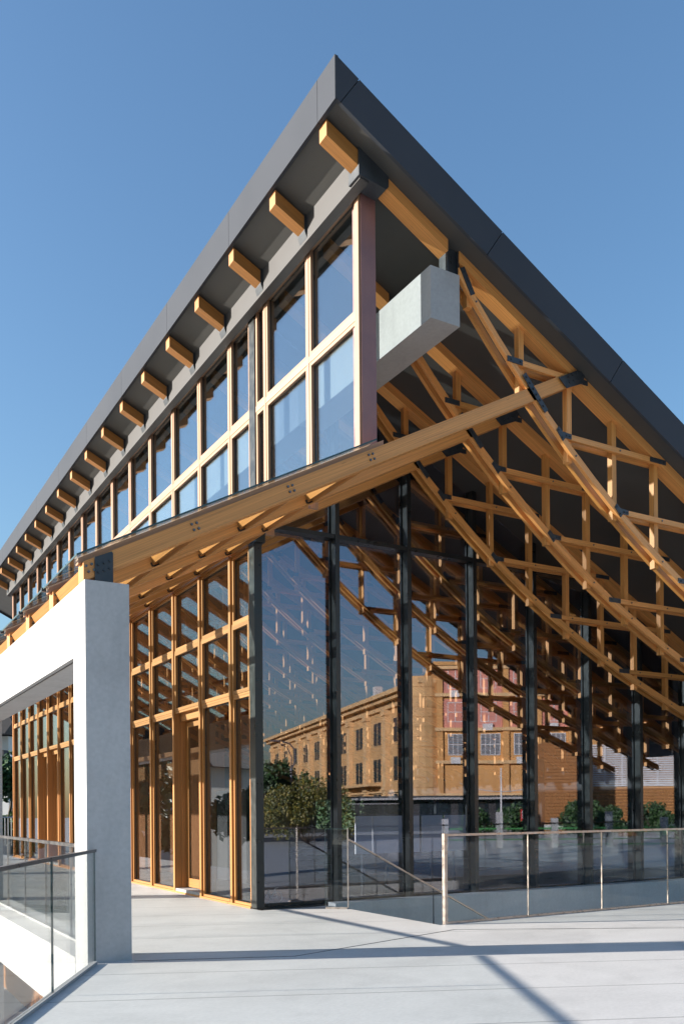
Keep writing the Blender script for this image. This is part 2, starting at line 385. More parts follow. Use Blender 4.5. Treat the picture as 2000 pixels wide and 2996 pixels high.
# trusses ----------------------------------------------------------
def curve_pts():
    xs_ = [7.03]+[7.24+.4325*i for i in range(0, 25)]
    return [(x, cub(x)) for x in xs_ if x < XR-.25]
CP = curve_pts()
def make_truss(k):
    y = Y0
    tc = MB()
    for a, b in ((5.93, 6.86), (7.04, XR-.1)):
        tc.poly([(a, y, chb(a)), (b, y, chb(b)), (b, y, chb(b)+.144), (a, y, chb(a)+.144)], (0, .2, 0))
    root = tc.build('roof_truss', W_TRUSS)
    def sub(mb, name, mat): return mb.build(name, mat, root)
    for yy in (y, y+.145):
        bc = MB(); hh = .06
        for (x0, z0), (x1, z1) in zip(CP, CP[1:]):
            if yy == y and k >= 0 and x0 < 8.3 < x1+.25: pass
            bc.poly([(x0, yy, z0-hh), (x1, yy, z1-hh), (x1, yy, z1+hh), (x0, yy, z0+hh)], (0, .055, 0))
        q = MB()
        if k < 8 and yy == y:
            for i in range(0, 12):
                x = 7.30+.865*i
                if x < XR-.5: q.cyl((x, y, cub(x)), (x, y-.014, cub(x)), .012, 6)
        bc.build('bottom_chord', W_TRUSS, root, extra=(q, BOLT))
    far = k >= 6
    pm = MB()
    for i in range(12):
        x = 7.24+.865*i
        if x > XR-.6: break
        zt, zb = chb(x-.05), cub(x)-.13
        q = pm if far else MB()
        q.box(x-.043, y+.0575, zb, x+.043, y+.1425, zt)
        if not far: sub(q, 'post', W_TRUSS)
    for z in (7.43, 6.62, 5.75, 4.91, 4.06, 3.45):
        lo, hi = 7.03, XR
        for _ in range(30):
            mid = (lo+hi)/2
            if cub(mid) > z: lo = mid
            else: hi = mid
        xa = lo; xb = 5.9+(9.04-z)/SL
        xb = min(xb, XR-.3); xa = max(xa, 7.1)
        q = pm if far else MB()
        for yy in (y+.002, y+.147): q.box(xa+.03, yy, z-.038, xb+.07, yy+.05, z+.038)
        if not far:
            bq = MB()
            for i in range(12):
                x = 7.30+.865*i
                if xa+.35 < x < xb-.15: bq.cyl((x, y+.002, z), (x, y-.013, z), .012, 6)
            q.build('tie_beam', W_TRUSS, root, extra=(bq, BOLT))
    if far: stuff(sub(pm, 'web_member', W_TRUSS))
    # steel plates with bolts
    if k < 8:
        for z in (7.43, 6.62, 5.75, 4.91, 4.06):
            lo, hi = 7.03, XR
            for _ in range(30):
                mid = (lo+hi)/2
                if cub(mid) > z: lo = mid
                else: hi = mid
            xa = lo; s1 = (cub(xa+.1)-cub(xa-.1))/.2
            q = MB()
            if z in (6.62, 5.75):
                q.poly([(xa-.075, y-.012, z+.045), (xa-.035, y-.012, z+.10), (xa+.035, y-.012, z+.042), (xa+.20, y-.012, z+.034), (xa+.20, y-.012, z-.034), (xa+.085, y-.012, z-.036), (xa+.045, y-.012, z-.085)], (0, .013, 0))
                bl = [(xa-.035, z+.055), (xa+.035, z-.035), (xa+.11, z), (xa+.17, z)]
            else:
                q.box(xa-.06, y-.012, z-.036, xa+.20, y+.001, z+.036); bl = [(xa, z), (xa+.16, z)]
            for bx, bz in bl: q.cyl((bx, y-.012, bz), (bx, y-.026, bz), .013, 6)
            sub(q, 'steel_plate', STEEL)
            if z > 4.5 and k < 8:
                xb = 5.9+(9.04-z)/SL
                q = MB().box(xb-.13, y-.012, z-.034, xb+.20, y+.001, z+.034)
                for i in range(4): q.cyl((xb-.09+i*.08, y-.012, z), (xb-.09+i*.08, y-.024, z), .011, 6)
                sub(q, 'steel_plate', STEEL)
        # crossing plates: rafter to bottom chord, rafter to top chord
        q = MB(); A = Vector((8.08, 0, cub(8.08)+.05)); Bq = Vector((8.47, 0, cub(8.47)+.0))
        q.beam((A.x, y-.02, A.z), (Bq.x, y-.02, Bq.z), .012, .085, (0, -1, 0)) if False else None
        dd = (Bq-A).normalized(); nn = Vector((-dd.z, 0, dd.x))*.036
        q.poly([(p.x, y-.032, p.z) for p in (A+nn, A-nn, Bq-nn, Bq+nn)], (0, .014, 0))
        for i in range(6):
            c_ = A+dd*(.05+i*.087); q.cyl((c_.x, y-.032, c_.z), (c_.x, y-.048, c_.z), .014, 6)
        sub(q, 'steel_plate', STEEL)
        A = Vector((7.075, 0, 8.40)); Bq = Vector((7.245, 0, 8.10)); dd = (Bq-A).normalized(); nn = Vector((-dd.z, 0, dd.x))*.036
        q = MB().poly([(p.x, y-.013, p.z) for p in (A+nn, A-nn, Bq-nn, Bq+nn)], (0, .012, 0))
        for i in range(3):
            c_ = A+dd*(.07+i*.1); q.cyl((c_.x, y-.013, c_.z), (c_.x, y-.027, c_.z), .013, 6)
        sub(q, 'steel_plate', STEEL)
        xa, xb = 8.71, 9.10
        q = MB().poly([(8.70, y-.034, 7.375), (8.845, y-.034, 7.262), (9.14, y-.034, 7.395), (9.19, y-.034, 7.53), (9.04, y-.034, 7.555)], (0, .014, 0))
        for i in range(4):
            for j in range(2):
                bx = 8.86+i*.085+j*.03; bz = raf(bx)+.14-j*.09; q.cyl((bx, y-.034, bz), (bx, y-.05, bz), .014, 6)
        sub(q, 'steel_plate', STEEL)
    # steel hanger standing on the concrete beam
    q = MB(); q.box(6.86, y+.02, 8.28, 6.885, y+.19, soff(6.87)); q.box(7.025, y+.02, 8.28, 7.05, y+.19, soff(7.03)); q.box(6.885, y+.06, 8.28, 7.025, y+.08, soff(6.95)-.02)
    for bz in (8.45, 8.52): q.cyl((6.955, y+.06, bz), (6.955, y+.045, bz), .012, 6)
    sub(q, 'steel_hanger', STEEL)
    # eave stub, outside the clerestory, and its steel shoe
    q = MB().poly([(5.115, y, 9.36), (5.57, y, 9.145), (5.57, y, 9.325), (5.115, y, 9.545)], (0, .17, 0))
    sub(q, 'eave_rafter', W_FRAME)
    q = MB()
    if k == 0:
        q.poly([(5.54, y-.02, 9.04), (5.92, y-.02, 8.99), (5.96, y-.02, 9.03), (5.96, y-.02, soff(5.96)), (5.54, y-.02, soff(5.54)), ], (0, .24, 0))
    else:
        q.poly([(5.535, y-.012, 9.14), (5.568, y-.012, 9.06), (5.568, y-.012, 9.40), (5.535, y-.012, 9.35)], (0, .20, 0))
    sub(q, 'steel_shoe', STEEL)
    return root
def attach(o, dy):
    o.parent = PAV; o.matrix_parent_inverse = Matrix.Translation((-XF, -YG, 0)); o.location = (0, dy, 0)
t0 = make_truss(0); attach(t0, 0)
tn = make_truss(1); attach(tn, P)
for k in range(2, 6): attach(dup(tn, None), P*k)
tm = make_truss(6); attach(tm, P*6)
attach(dup(tm, None), P*7)
tf = make_truss(8); attach(tf, P*8)
for k in range(9, NT): attach(dup(tf, None), P*k)

# concrete ridge beam
part(MB().box(6.57, 9.0, 7.62, 7.02, YEND+1, 8.275), 'concrete_beam', RAWC, label='long white concrete beam under the top of the trusses')

# lean-to rafters ---------------------------------------------------
def make_rafter(k):
    y = Y0
    q = MB().poly([(2.28, y, raf(2.28)), (8.98, y, raf(8.98)), (8.88, y, raf(8.88)+.20), (2.28, y, raf(2.28)+.20)], (0, .2, 0))
    if k == 0:
        q.obox
    b = MB()
    for X in (2.34, 3.46, 4.61, 5.69):
        for dx, dz in ((-.035, .015), (.02, .04), (-.01, -.04), (.045, -.015)):
            b.cyl((X+dx, y, raf(X)+.11+dz), (X+dx, y-.016, raf(X)+.11+dz), .014, 6)
    r = q.build('lean_to_rafter', W_BEAM, extra=(b, BOLT))
    b = MB().poly([(2.24, y+.05, raf(2.24)+.203), (5.9, y+.05, raf(5.9)+.203), (5.9, y+.05, raf(5.9)+.262), (2.24, y+.05, raf(2.24)+.262)], (0, .1, 0))
    b.build('glass_batten', W_CLER, r)
    b = MB().poly([(2.39, y-.016, 3.822), (2.575, y-.016, 3.822), (2.575, y-.016, 4.14), (2.56, y-.016, 4.155), (2.39, y-.016, 4.075)], (0, .015, 0))
    MB().poly([(2.39, y+.201, 3.822), (2.575, y+.201, 3.822), (2.575, y+.201, 4.14), (2.39, y+.201, 4.075)], (0, .015, 0)).build('steel_plate', STEEL, r)
    for i in range(3):
        for j in range(2): b.cyl((2.425+i*.058, y-.016, 4.0+i*.027-j*.075), (2.425+i*.058, y-.034, 4.0+i*.027-j*.075), .012, 6)
    b.build('steel_plate', STEEL, r)
    return r
r0 = make_rafter(0); attach(r0, 0)
for k in range(1, NT): attach(dup(r0, None), P*k)
# purlins
def make_purlin(X):
    z = raf(X)+.005
    q = MB()
    d = Vector((1, 0, .526)).normalized(); n = Vector((-.526, 0, 1)).normalized()
    o = Vector((X-.05, Y0+.202, z+.015))
    q.obox(o, n*.10, d*.06, (0, P-.204, 0))
    q.obox(o+d*.062-n*.045, n*.06, d*.04, (0, P-.204, 0))
    r = q.build('purlin', W_FRAME)
    b = MB().obox(o-d*.012-n*.04+Vector((0, P-.204-.014, 0)), d*.11, n*.018, (0, .012, 0))
    b.obox(o-d*.03-n*.03+Vector((0, P-.204-.021, 0)), d*.015, n*.05, (0, .02, 0))
    MB().obox(o-d*.012-n*.04, d*.11, n*.018, (0, .012, 0)).build('steel_bracket', BLACK, r)
    b.build('steel_bracket', BLACK, r)
    return r
for X in (2.40, 3.50, 4.63, 5.60):
    p0 = make_purlin(X); attach(p0, 0)
    for k in range(1, NT-1): attach(dup(p0, None), P*k)
# canopy glass
def glass_sheet(y0, y1):
    za = lambda x: raf(x)+.268
    q = MB().poly([(2.19, y0, za(2.19)), (5.70, y0, za(5.70)), (5.70, y0, za(5.70)+.018), (2.19, y0, za(2.19)+.018)], (0, y1-y0, 0))
    o = part(q, 'canopy_glass', G_ROOF)
    e = MB()
    e.poly([(2.19, y0-.004, za(2.19)-.001), (5.70, y0-.004, za(5.70)-.001), (5.70, y0-.004, za(5.70)+.019), (2.19, y0-.004, za(2.19)+.019)], (0, .004, 0))
    e.box(2.184, y0-.004, za(2.19)-.001, 2.189, y1, za(2.19)+.019)
    o2 = e.build('glass_edge', G_EDGE, o)
    f = MB().poly([(2.2, y1, za(2.2)+.0185), (5.70, y1, za(5.70)+.0185), (5.70, y1, za(5.70)+.026), (2.2, y1, za(2.2)+.026)], (0, .03, 0))
    f.box(2.17, y1-.02, za(2.17)-.01, 2.22, y1+.03, za(2.17)+.03)
    f.build('joint_clip', STEEL, o)
yy = [8.90]+[Y0+.1+P*k for k in range(1, NT)]+[YEND+.2]
for a, b in zip(yy, yy[1:]): glass_sheet(a+.004, b-.004)

# timber window unit -------------------------------------------------
def frame_unit(name, ya, yb, z0, z1, mat, glass, x=XF, fw=.06, dep=.09, gx=.055, inset=.004, handle=False, parent=None):
    """one framed window in plane X=x spanning ya..yb"""
    q = MB(); a, b = ya+inset, yb-inset
    q.box(x, a, z0, x+dep, a+fw, z1); q.box(x, b-fw, z0, x+dep, b, z1)
    q.box(x+.001, a+fw, z0, x+dep-.001, b-fw, z0+fw); q.box(x+.001, a+fw, z1-fw, x+dep-.001, b-fw, z1)
    o = part(q, name, mat, parent)
    s = MB(); g0 = x+gx+.001
    s.box(g0-.012, a+fw, z0+fw, g0-.002, a+fw+.014, z1-fw); s.box(g0-.012, b-fw-.014, z0+fw, g0-.002, b-fw, z1-fw)
    s.box(g0-.012, a+fw+.014, z0+fw, g0-.002, b-fw-.014, z0+fw+.014); s.box(g0-.012, a+fw+.014, z1-fw-.014, g0-.002, b-fw-.014, z1-fw)
    s.build('rubber_seal', BLACK, o)
    MB().box(g0, a+fw, z0+fw, g0+.012, b-fw, z1-fw).build('glass_pane', glass, o)
    return o
# clerestory: k=0..17
part(MB().box(5.745, 9.30, 5.9, 5.955, 9.50, soff(5.8)-.03), 'end_post', MAUVE, label='mauve painted steel corner post')
part(MB().box(5.715, 9.315, 5.88, 5.744, 9.40, 9.13), 'corner_frame', W_CLER)
for k in range(0, NT-1):
    a, b = YM(k), YM(k+1)
    bays = [(a, b)]
    if k == 0: bays = [(9.36, b)]
    if k == 2: bays = [(a, 12.34)]
    if k == 2: pass
    for (p, q_) in bays:
        a2, b2 = p+.024, q_-.024
        if k == 2: b2 = 12.34
        frame_unit('clerestory_window', a2, b2, 7.64, 9.11, W_CLER, G_CLER, fw=.048)
        frame_unit('clerestory_window', a2, b2, 5.72, 7.55, W_CLER, G_CLER, fw=.048)
        part(MB().box(XF-.006, a2, 7.552, XF+.09, b2, 7.638), 'transom', W_CLER)
    if k == 2:
        a2, b2 = 12.55, b-.024
        frame_unit('clerestory_window', a2, b2, 7.64, 9.11, W_CLER, G_CLER, fw=.055)
        frame_unit('clerestory_window', a2, b2, 5.72, 7.55, W_CLER, G_CLER, fw=.055)
        part(MB().box(XF-.006, a2, 7.552, XF+.09, b2, 7.638), 'transom', W_CLER)
    if k > 0: part(MB().box(XF-.008, a-.023, 5.6, XF+.12, a+.023, 9.11), 'clerestory_mullion', W_CLER)
part(MB().box(XF-.008, YM(17)-.033, 5.6, XF+.12, YM(17)+.033, 9.11), 'clerestory_mullion', W_CLER)
part(MB().box(XF+.02, YM(17)+.035, 5.6, XF+.2, YM(17)+.14, 9.2), 'end_post', STRIP)
part(MB().box(XF-.02, 12.345, 5.6, XF+.14, 12.545, 9.13), 'steel_pilaster', FINSIDE)

# long facade, ground storey -----------------------------------------
part(MB().box(XF-.03, 12.62, 0.0, XF+.12, YEND, .032), 'sill', W_FRAME)
DOORS = (4, 12, 13)
def facade_bay(a, b, door=False):
    if not door:
        frame_unit('facade_window', a, b, .034, 3.336, W_FRAME, G_FACADE, fw=.042, dep=.10, gx=.05)
    frame_unit('facade_window', a, b, 3.374, 4.468, W_FRAME, G_FACADE, x=XF-.014, fw=.058, dep=.10, gx=.06)
    part(MB().box(XF-.004, a, 3.338, XF+.10, b, 3.371), 'transom', W_FRAME)
    part(MB().box(XF-.01, a, 4.471, XF+.10, b, 4.503), 'transom', W_FRAME)
    frame_unit('facade_window', a, b, 4.506, 5.59, W_FRAME, G_FACADE, fw=.045, dep=.10, gx=.05)
    part(MB().poly([(XF-.03, a, 5.593), (XF+.08, a, 5.593), (XF+.08, a, 5.87), (XF+.03, a, 5.87)], (0, b-a, 0)), 'head_board', W_FRAME)
    if door:
        x = XF+.20
        part(MB().box(XF+.10, a, .08, x+.08, a+.012, 3.336).box(XF+.10, b-.012, .08, x+.08, b, 3.336).box(XF+.10, a, 3.2, x+.08, b, 3.336), 'door_jamb', W_FRAME)
        part(MB().box(XF-.02, a, .004, x+.1, b, .08), 'threshold', GREYC)
        d = MB(); c, e = a+.03, b-.03
        d.box(x, c, .10, x+.05, c+.09, 3.18); d.box(x, e-.09, .10, x+.05, e, 3.18); d.box(x+.001, c+.09, .10, x+.049, e-.09, .26); d.box(x+.001, c+.09, 3.08, x+.049, e-.09, 3.18)
        o = part(d, 'door', W_FRAME)
        MB().box(x+.02, c+.09, .26, x+.03, e-.09, 3.08).build('glass_pane', G_FACADE, o)
        MB().cyl((x-.05, c+.05, .9), (x-.05, c+.05, 1.5), .014, 8).cyl((x-.05, c+.05, 1.0), (x, c+.05, 1.0), .01, 6).cyl((x-.05, c+.05, 1.4), (x, c+.05, 1.4), .01, 6).build('handle', STEEL, o)
facade_bay(12.63, YM(3)-.04)
for k in range(3, NT-1): facade_bay(YM(k)+.04, YM(k+1)-.04, k in DOORS)
for k in range(3, NT): part(MB().box(XF-.035, YM(k)-.038, .034, XF+.13, YM(k)+.038, 5.6), 'facade_mullion', W_FRAME)
for k in range(3, NT-1):   # infill over the heads up to the roof glass, between rafters
    pass
# corner post
cp_ = part(MB().box(XF-.02, 12.43, 0.02, XF+.12, 12.61, 5.62), 'corner_post', FINSIDE)
part(MB().box(XF-.022, 12.405, 0.02, XF+.085, 12.428, 5.62), 'corner_flange', BLACK)

# gable glazing --------------------------------------------------------
XM = [7.165+1.393*i for i in range(8)]
ZT = 5.92
topz = lambda x: soff(x)
for i, x in enumerate(XM):
    if x > XR: break
    f = part(MB().box(x-.03, YG, .02, x+.03, YG+.18, topz(x)-.01), 'gable_mullion', FINSIDE)
    MB().box(x-.032, YG-.022, .02, x+.045, YG-.002, topz(x)-.01).build('mullion_flange', BLACK, f)
xe = [XF+.10]+[x for x in XM if x < XR]+[XR-.05]
for a, b in zip(xe, xe[1:]):
    a2, b2 = a+.03, b-.03
    if a == xe[0]: a2 = a
    if topz(a2) > ZT:
        part(MB().box(a2+.001, YG-.004, ZT-.05, b2-.001, YG+.17, ZT+.02), 'gable_transom', BLACK)
    zt1 = min(ZT-.05, topz(b2)-.02)
    fr = MB(); w_ = .035
    fr.box(a2, YG+.13, .02, a2+w_, YG+.17, min(ZT-.05, topz(a2)-.02)); fr.box(b2-w_*.7, YG+.13, .02, b2, YG+.17, zt1); fr.box(a2+w_, YG+.12, .02, b2-w_*.7, YG+.17, .07)
    o = part(fr, 'gable_window', BLACK)
    za, zb = min(ZT-.05, topz(a2)-.02), zt1
    MB().poly([(a2+w_, YG+.145, .07), (b2-w_*.7, YG+.145, .07), (b2-w_*.7, YG+.145, zb), (a2+w_, YG+.145, za)], (0, .014, 0)).build('glass_pane', G_GABLE, o)
    if topz(b2) > ZT+.1:
        lo = ZT+.02
        o = part(MB().box(a2, YG+.13, lo, a2+.03, YG+.17, topz(a2)-.02).box(b2-.03, YG+.13, lo, b2, YG+.17, topz(b2)-.02), 'gable_window', BLACK)
        MB().poly([(a2+.03, YG+.145, lo), (b2-.03, YG+.145, lo), (b2-.03, YG+.145, topz(b2)-.02), (a2+.03, YG+.145, topz(a2)-.02)], (0, .014, 0)).build('glass_pane', G_GABLE, o)
part(MB().box(XF+.09, YG+.02, .005, XR, YG+.17, .019), 'sill', BLACK)

bk = MB(); yb_ = YG+.142  # bicycle reflection put in as thin white tubes at the pane
for cx in (5.93, 6.13):
    bk.tube([(cx+.085*math.cos(i*math.pi/9), yb_, .16+.085*math.sin(i*math.pi/9)) for i in range(19)], .003, 5)
bk.tube([(5.93, yb_, .16), (5.99, yb_, .27), (6.09, yb_, .27), (6.13, yb_, .16), (6.02, yb_, .16), (5.98, yb_, .29)], .003, 5).tube([(6.02, yb_, .16), (6.09, yb_, .27), (6.10, yb_, .30), (6.15, yb_, .31)], .003, 5)
part(bk, 'bicycle_reflection', PVC, label='reflection of a white bicycle modelled as thin lines low on the glass')
# interior and far walls ---------------------------------------------
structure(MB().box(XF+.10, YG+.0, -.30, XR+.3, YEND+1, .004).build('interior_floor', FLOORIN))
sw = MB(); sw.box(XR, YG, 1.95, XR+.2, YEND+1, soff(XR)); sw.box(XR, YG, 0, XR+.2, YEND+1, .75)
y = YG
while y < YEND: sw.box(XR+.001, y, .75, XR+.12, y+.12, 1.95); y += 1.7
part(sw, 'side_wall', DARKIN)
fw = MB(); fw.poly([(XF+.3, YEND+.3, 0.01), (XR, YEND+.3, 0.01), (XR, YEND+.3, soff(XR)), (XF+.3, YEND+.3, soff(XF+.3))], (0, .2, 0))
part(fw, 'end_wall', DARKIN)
sl_ = MB(); sl_.box(7.55, 18.6, .006, 7.8, 28.0, 3.0)
for i in range(188): sl_.box(7.515, 18.6+i*.05, .006, 7.549, 18.632+i*.05, 3.0)
part(sl_, 'slatted_partition', W_SLAT, label='vertical timber slat partition inside')
part(MB().box(7.6, 17.0, .006, 8.6, 20.5, 1.9).box(7.58, 16.98, 1.901, 8.62, 20.52, 1.96), 'reception_counter', DARKIN)

# ================================================================ concrete portal
PO = empty('concrete_portal', (2.27, 8.93, 0))
tag(PO, 'white concrete portal frame carrying the low ends of the timber rafters', 'concrete frame')
def ppart(mb, name, mat, label=None):
    o = mb.build(name, mat, PO); o.matrix_parent_inverse = Matrix.Translation((-2.27, -8.93, 0))
    if label: o['label'] = label
    return o
PX0, PX1 = 2.27, 2.715
for ya, yb in ((8.93, 9.42), (16.38, 16.87), (23.9, 24.4), (31.4, 31.9)):
    ppart(MB().box(PX0, ya, -3.29, PX1, yb, 3.11), 'pillar', CONC)
ppart(MB().box(PX0, 8.93, 3.11, PX1, 33.2, 3.82), 'lintel', CONC)
ppart(MB().box(PX0+.055, 9.43, 3.100, PX0+.067, 16.37, 3.109), 'drip_groove', BLACK)
for ya, yb in ((9.42, 16.38), (16.87, 23.9), (24.4, 31.4)):
    ppart(MB().box(PX0-.004, ya, -.69, PX1, yb, -.356), 'lower_beam', CONC)
    ppart(MB().box(PX0-.004, ya, -.355, PX0-.0005, yb, -.001), 'slab_edge', CONC)

# ================================================================ balustrades
def balustrade(name, label, p0, p1, n, hgt=1.16, cat='glass balustrade', railm=None, basem=None, endpost=False, rw=.05, rh=.03, group=None):
    p0, p1 = Vector(p0), Vector(p1); d = (p1-p0); L = d.length; ang = math.atan2(d.y, d.x)
    E_ = empty(name, p0, ang); tag(E_, label, cat, group)
    MB().box(0, -rw/2, hgt-rh, L, rw/2, hgt).build('handrail', railm or RAILM, E_)
    MB().box(0, -.022, .002, L, .022, .03).build('base_channel', basem or RAILM, E_)
    for i in range(n):
        a, b = L*i/n+.005, L*(i+1)/n-.005
        o = MB().box(a, -.008, .03, b, .008, hgt-rh-.001).build('glass_panel', G_RAIL, E_)
        MB().box(a-.003, -.0085, .031, a+.0, .0085, hgt-rh-.002).build('glass_edge', G_EDGE, o); MB().box(b, -.0085, .031, b+.003, .0085, hgt-rh-.002).build('glass_edge', G_EDGE, o)
        if i: MB().box(a-.012, -.009, .03, a-.004, .009, hgt-rh-.001).build('joint_strip', RAILM, E_)
    if endpost: MB().box(-.03, -.028, .0, .015, .028, hgt+.004).build('end_post', RAILM, E_)
    return E_
balustrade('glass_balustrade', 'long glass balustrade beyond the stair with slim steel top rail and end post', (7.05, 9.44, 0), (7.05+1.437*7, 9.52, 0), 7, 1.185, endpost=True)
balustrade('glass_balustrade', 'glass balustrade with dark handrail at lower left running up to the white pillar', (2.33, 8.88, 0), (LX(-2), -2, 0), 8, 1.14, railm=RAILD, basem=GREYC, rw=.045, rh=.03)
balustrade('glass_balustrade', 'glass balustrade inside the white concrete portal opening', (2.56, 9.43, 0), (2.56, 16.37, 0), 5, 1.14, railm=RAILD, basem=GREYC, rw=.05, rh=.04)
SP = empty('glass_screen', (6.66, 11.96, 0), math.atan2(-.24, .27)); tag(SP, 'narrow frameless glass panel at the head of the stair beside the gable glazing', 'glass screen')
MB().box(0, -.008, .03, .34, .008, 1.22).build('glass_panel', G_RAIL, SP); MB().box(.341, -.009, .02, .36, .009, 1.235).build('end_strip', RAILM, SP); MB().box(0, -.02, .0, .34, .02, .03).build('base_channel', RAILM, SP); MB().box(0, -.009, 1.221, .34, .009, 1.226).box(-.004, -.009, .03, -.001, .009, 1.22).build('glass_edge', G_EDGE, SP)

# ================================================================ stair
sm = MB()
for i in range(20):
    sm.box(6.95+i*.30, 9.5, -.165*(i+1)-.3, 7.27+i*.30, 12.16, -.165*(i+1))
structure(sm.build('stair', GREYC))
structure(MB().box(6.95, 12.16, -3.29, XR, 12.40, .05).build('stair_wall', concrete_mat('pale_stair_wall', (.60, .60, .60), .8)))
structure(MB().box(6.95, 9.30, -3.29, XR, 9.415, -.36).build('stair_side_wall', CONC))
HR = empty('stair_handrail', (6.93, 11.72, 0)); tag(HR, 'slim sloping steel handrail with glass going down the stair', 'handrail')
MB().beam((0, 0, 1.06), (5.2, 0, 1.06-.515*5.2), .04, .025).build('handrail', RAILM, HR)
MB().poly([(.02, -.006, 0.02), (.02, -.006, 1.04), (1.57, -.006, 1.04-.515*1.55), (1.57, -.006, -.78)], (0, .012, 0)).build('glass_panel', G_RAIL, HR)
MB().poly([(1.59, -.006, -.8), (1.59, -.006, 1.04-.515*1.57), (3.4, -.006, 1.04-.515*3.38), (3.4, -.006, -1.7)], (0, .012, 0)).build('glass_panel', G_RAIL, HR)
MB().box(1.574, -.008, -.78, 1.586, .008, 1.04-.515*1.57).build('joint_strip', STEEL, HR)

# ================================================================ interior display boards
def board(x, y, wd, z0, z1, label, ang=0.0):
    E_ = empty('display_board', (x, y, 0.004), ang); tag(E_, label, 'display board', 'blank display boards inside the glass')
    MB().box(0, 0, z0, wd, .03, z1).build('panel', WHITEB, E_)
    MB().box(wd/2-.02, .035, 0, wd/2+.02, .075, z1+.05).box(wd/2-.2, -.15, 0.0, wd/2+.2, .25, .02).box(wd/2-.2, -.005, z1+.002, wd/2+.2, .07, z1+.03).build('stand', STEEL, E_)
    return E_
yb = 13.3
for px, wd, lb in ((8.01, .34, 'leftmost white display board on a black stand behind the gable glass'), (8.37, .61, 'widest white display board, second from the left behind the gable glass'),
        (9.14, .22, 'narrow white display board, third from the left behind the gable glass'), (9.42, .46, 'white display board, fourth from the left behind the gable glass'), (9.93, .48, 'rightmost white display board behind the gable glass')):
    board(px, 13.3, wd, .74, 1.40, lb)

# lower court seen through the left balustrade
LC = empty('slatted_court_wall', (4.33, 14, -3.3)); tag(LC, 'timber slatted wall of the sunken court below the plaza', 'wall')
MB().box(0.03, 0, 0, .2, 18, 2.6).build('backing', GREYC, LC)
q = MB()
for i in range(180): q.box(0, i*.1, 0, .029, i*.1+.06, 2.6)
q.build('slats', W_SLAT, LC)

# ================================================================ surroundings (also seen mirrored in the glass)
def tree(name, label, loc, hgt, rad, mat, n=6500, trunk=None, group=None, seed=1, leaf=.14):
    rnd = random.Random(seed); E_ = empty(name, loc); tag(E_, label, 'tree', group)
    tk = MB(); th = trunk or hgt*.35; top = Vector((rnd.uniform(-.2, .2), rnd.uniform(-.2, .2), th))
    tk.cyl((0, 0, 0), top, hgt*.028, 9, hgt*.018)
    cl = []
    for i in range(9):
        a = rnd.uniform(0, 6.28); rr = rad*rnd.uniform(.35, .8); zz = th+(hgt-th)*rnd.uniform(.15, .9)
        e = Vector((math.cos(a)*rr, math.sin(a)*rr, zz)); tk.cyl(top, e, hgt*.012, 6, hgt*.004); cl.append((e, rad*rnd.uniform(.28, .5)))
    cl.append((Vector((0, 0, hgt*.85)), rad*.5))
    tk.build('trunk', BARK, E_)
    c = MB()
    for i in range(n):
        e, r = rnd.choice(cl); v = Vector((rnd.gauss(0, 1), rnd.gauss(0, 1), rnd.gauss(0, .8))); v = v.normalized()*r*rnd.uniform(.45, 1.05)
        p = e+v; a = Vector((rnd.gauss(0, 1), rnd.gauss(0, 1), rnd.gauss(0, 1))).normalized(); b = a.orthogonal().normalized(); s_ = leaf*rnd.uniform(.6, 1.4)
        i0 = len(c.v); c.v += [p-a*s_, p+b*s_*.6, p+a*s_, p-b*s_*.6]; c.quad((i0, i0+1, i0+2, i0+3), [(0, 0)]*4)
    c.build('crown', mat, E_)
    return E_

def local_building(name, label, P0, P1):
    P0, P1 = Vector((*P0, 0)), Vector((*P1, 0)); d = P1-P0
    E_ = empty(name, P0, math.atan2(d.y, d.x)); tag(E_, label, 'building'); return E_, d.length
def win(E_, s, z, wd, ht, out, frame=PVC, glass=CURTAIN, nx=2, nz=2, ac=False):
    """window on the +out side (local y sign) of a facade at y=0"""
    o = MB()
    y0, y1 = (0.002, .06) if out > 0 else (-.06, -.002)
    for i in range(nx+1): x = s+wd*i/nx; o.box(x-.03, y0, z, x+.03, y1, z+ht)
    for i in range(nz+1): zz = z+ht*i/nz; o.box(s-.03, y0+.005, zz-.03, s+wd+.03, y1-.005, zz+.03)
    o = o.build('window', frame, E_)
    gy0, gy1 = (0.004, .03) if out > 0 else (-.03, -.004)
    MB().box(s, gy0, z, s+wd, gy1, z+ht).build('pane', glass, o)
    if ac:
        ya, yb_ = (.002, .35) if out > 0 else (-.35, -.002)
        MB().box(s+wd*.1, ya, z-.75, s+wd*.1+.8, yb_, z-.2).build('air_conditioner', PVC, E_)
# ochre and pink apartment block, faces the plaza
B, LB = local_building('apartment_block', 'ochre and pink apartment block with white windows across the street', (44.6, -35.6), (57.0, -28.5))
MB().box(0, -9, -.2, LB, 0, 13.6).build('wall', ORANGE, B)
for i in range(6):
    x = i*(LB-.5)/5; MB().box(x, .002, -.2, x+.5, .22, 13.6).build('pilaster', ORANGE, B)
for z in (2.6, 5.35, 8.1, 11.0, 13.3): MB().box(-.15, .0025, z, LB+.15, .34, z+.28).build('cornice', STONE2, B)
MB().box(-.3, -9.2, 13.6, LB+.3, .45, 13.9).build('roof', ORANGE, B)
bw = (LB-.5)/5
for j, z in enumerate((5.8, 8.6, 11.4)):
    for i in range(5):
        x = i*bw+.5
        if j > 0 and i < 4: MB().box(x, .001, z-.22, x+bw-.5, .0018, z+2.2).box(x+.05, .002, z-.2, x+bw-.55, .05, z+2.1).build('pink_panel', PINK, B)
        win(B, x+.45, z+.3, (bw-.5)*.55 if j else (bw-.5)*.7, 1.6 if j else 1.75, 1, nx=2 if j else 4, ac=(i+j) % 2 == 0)
        if j > 0: pass
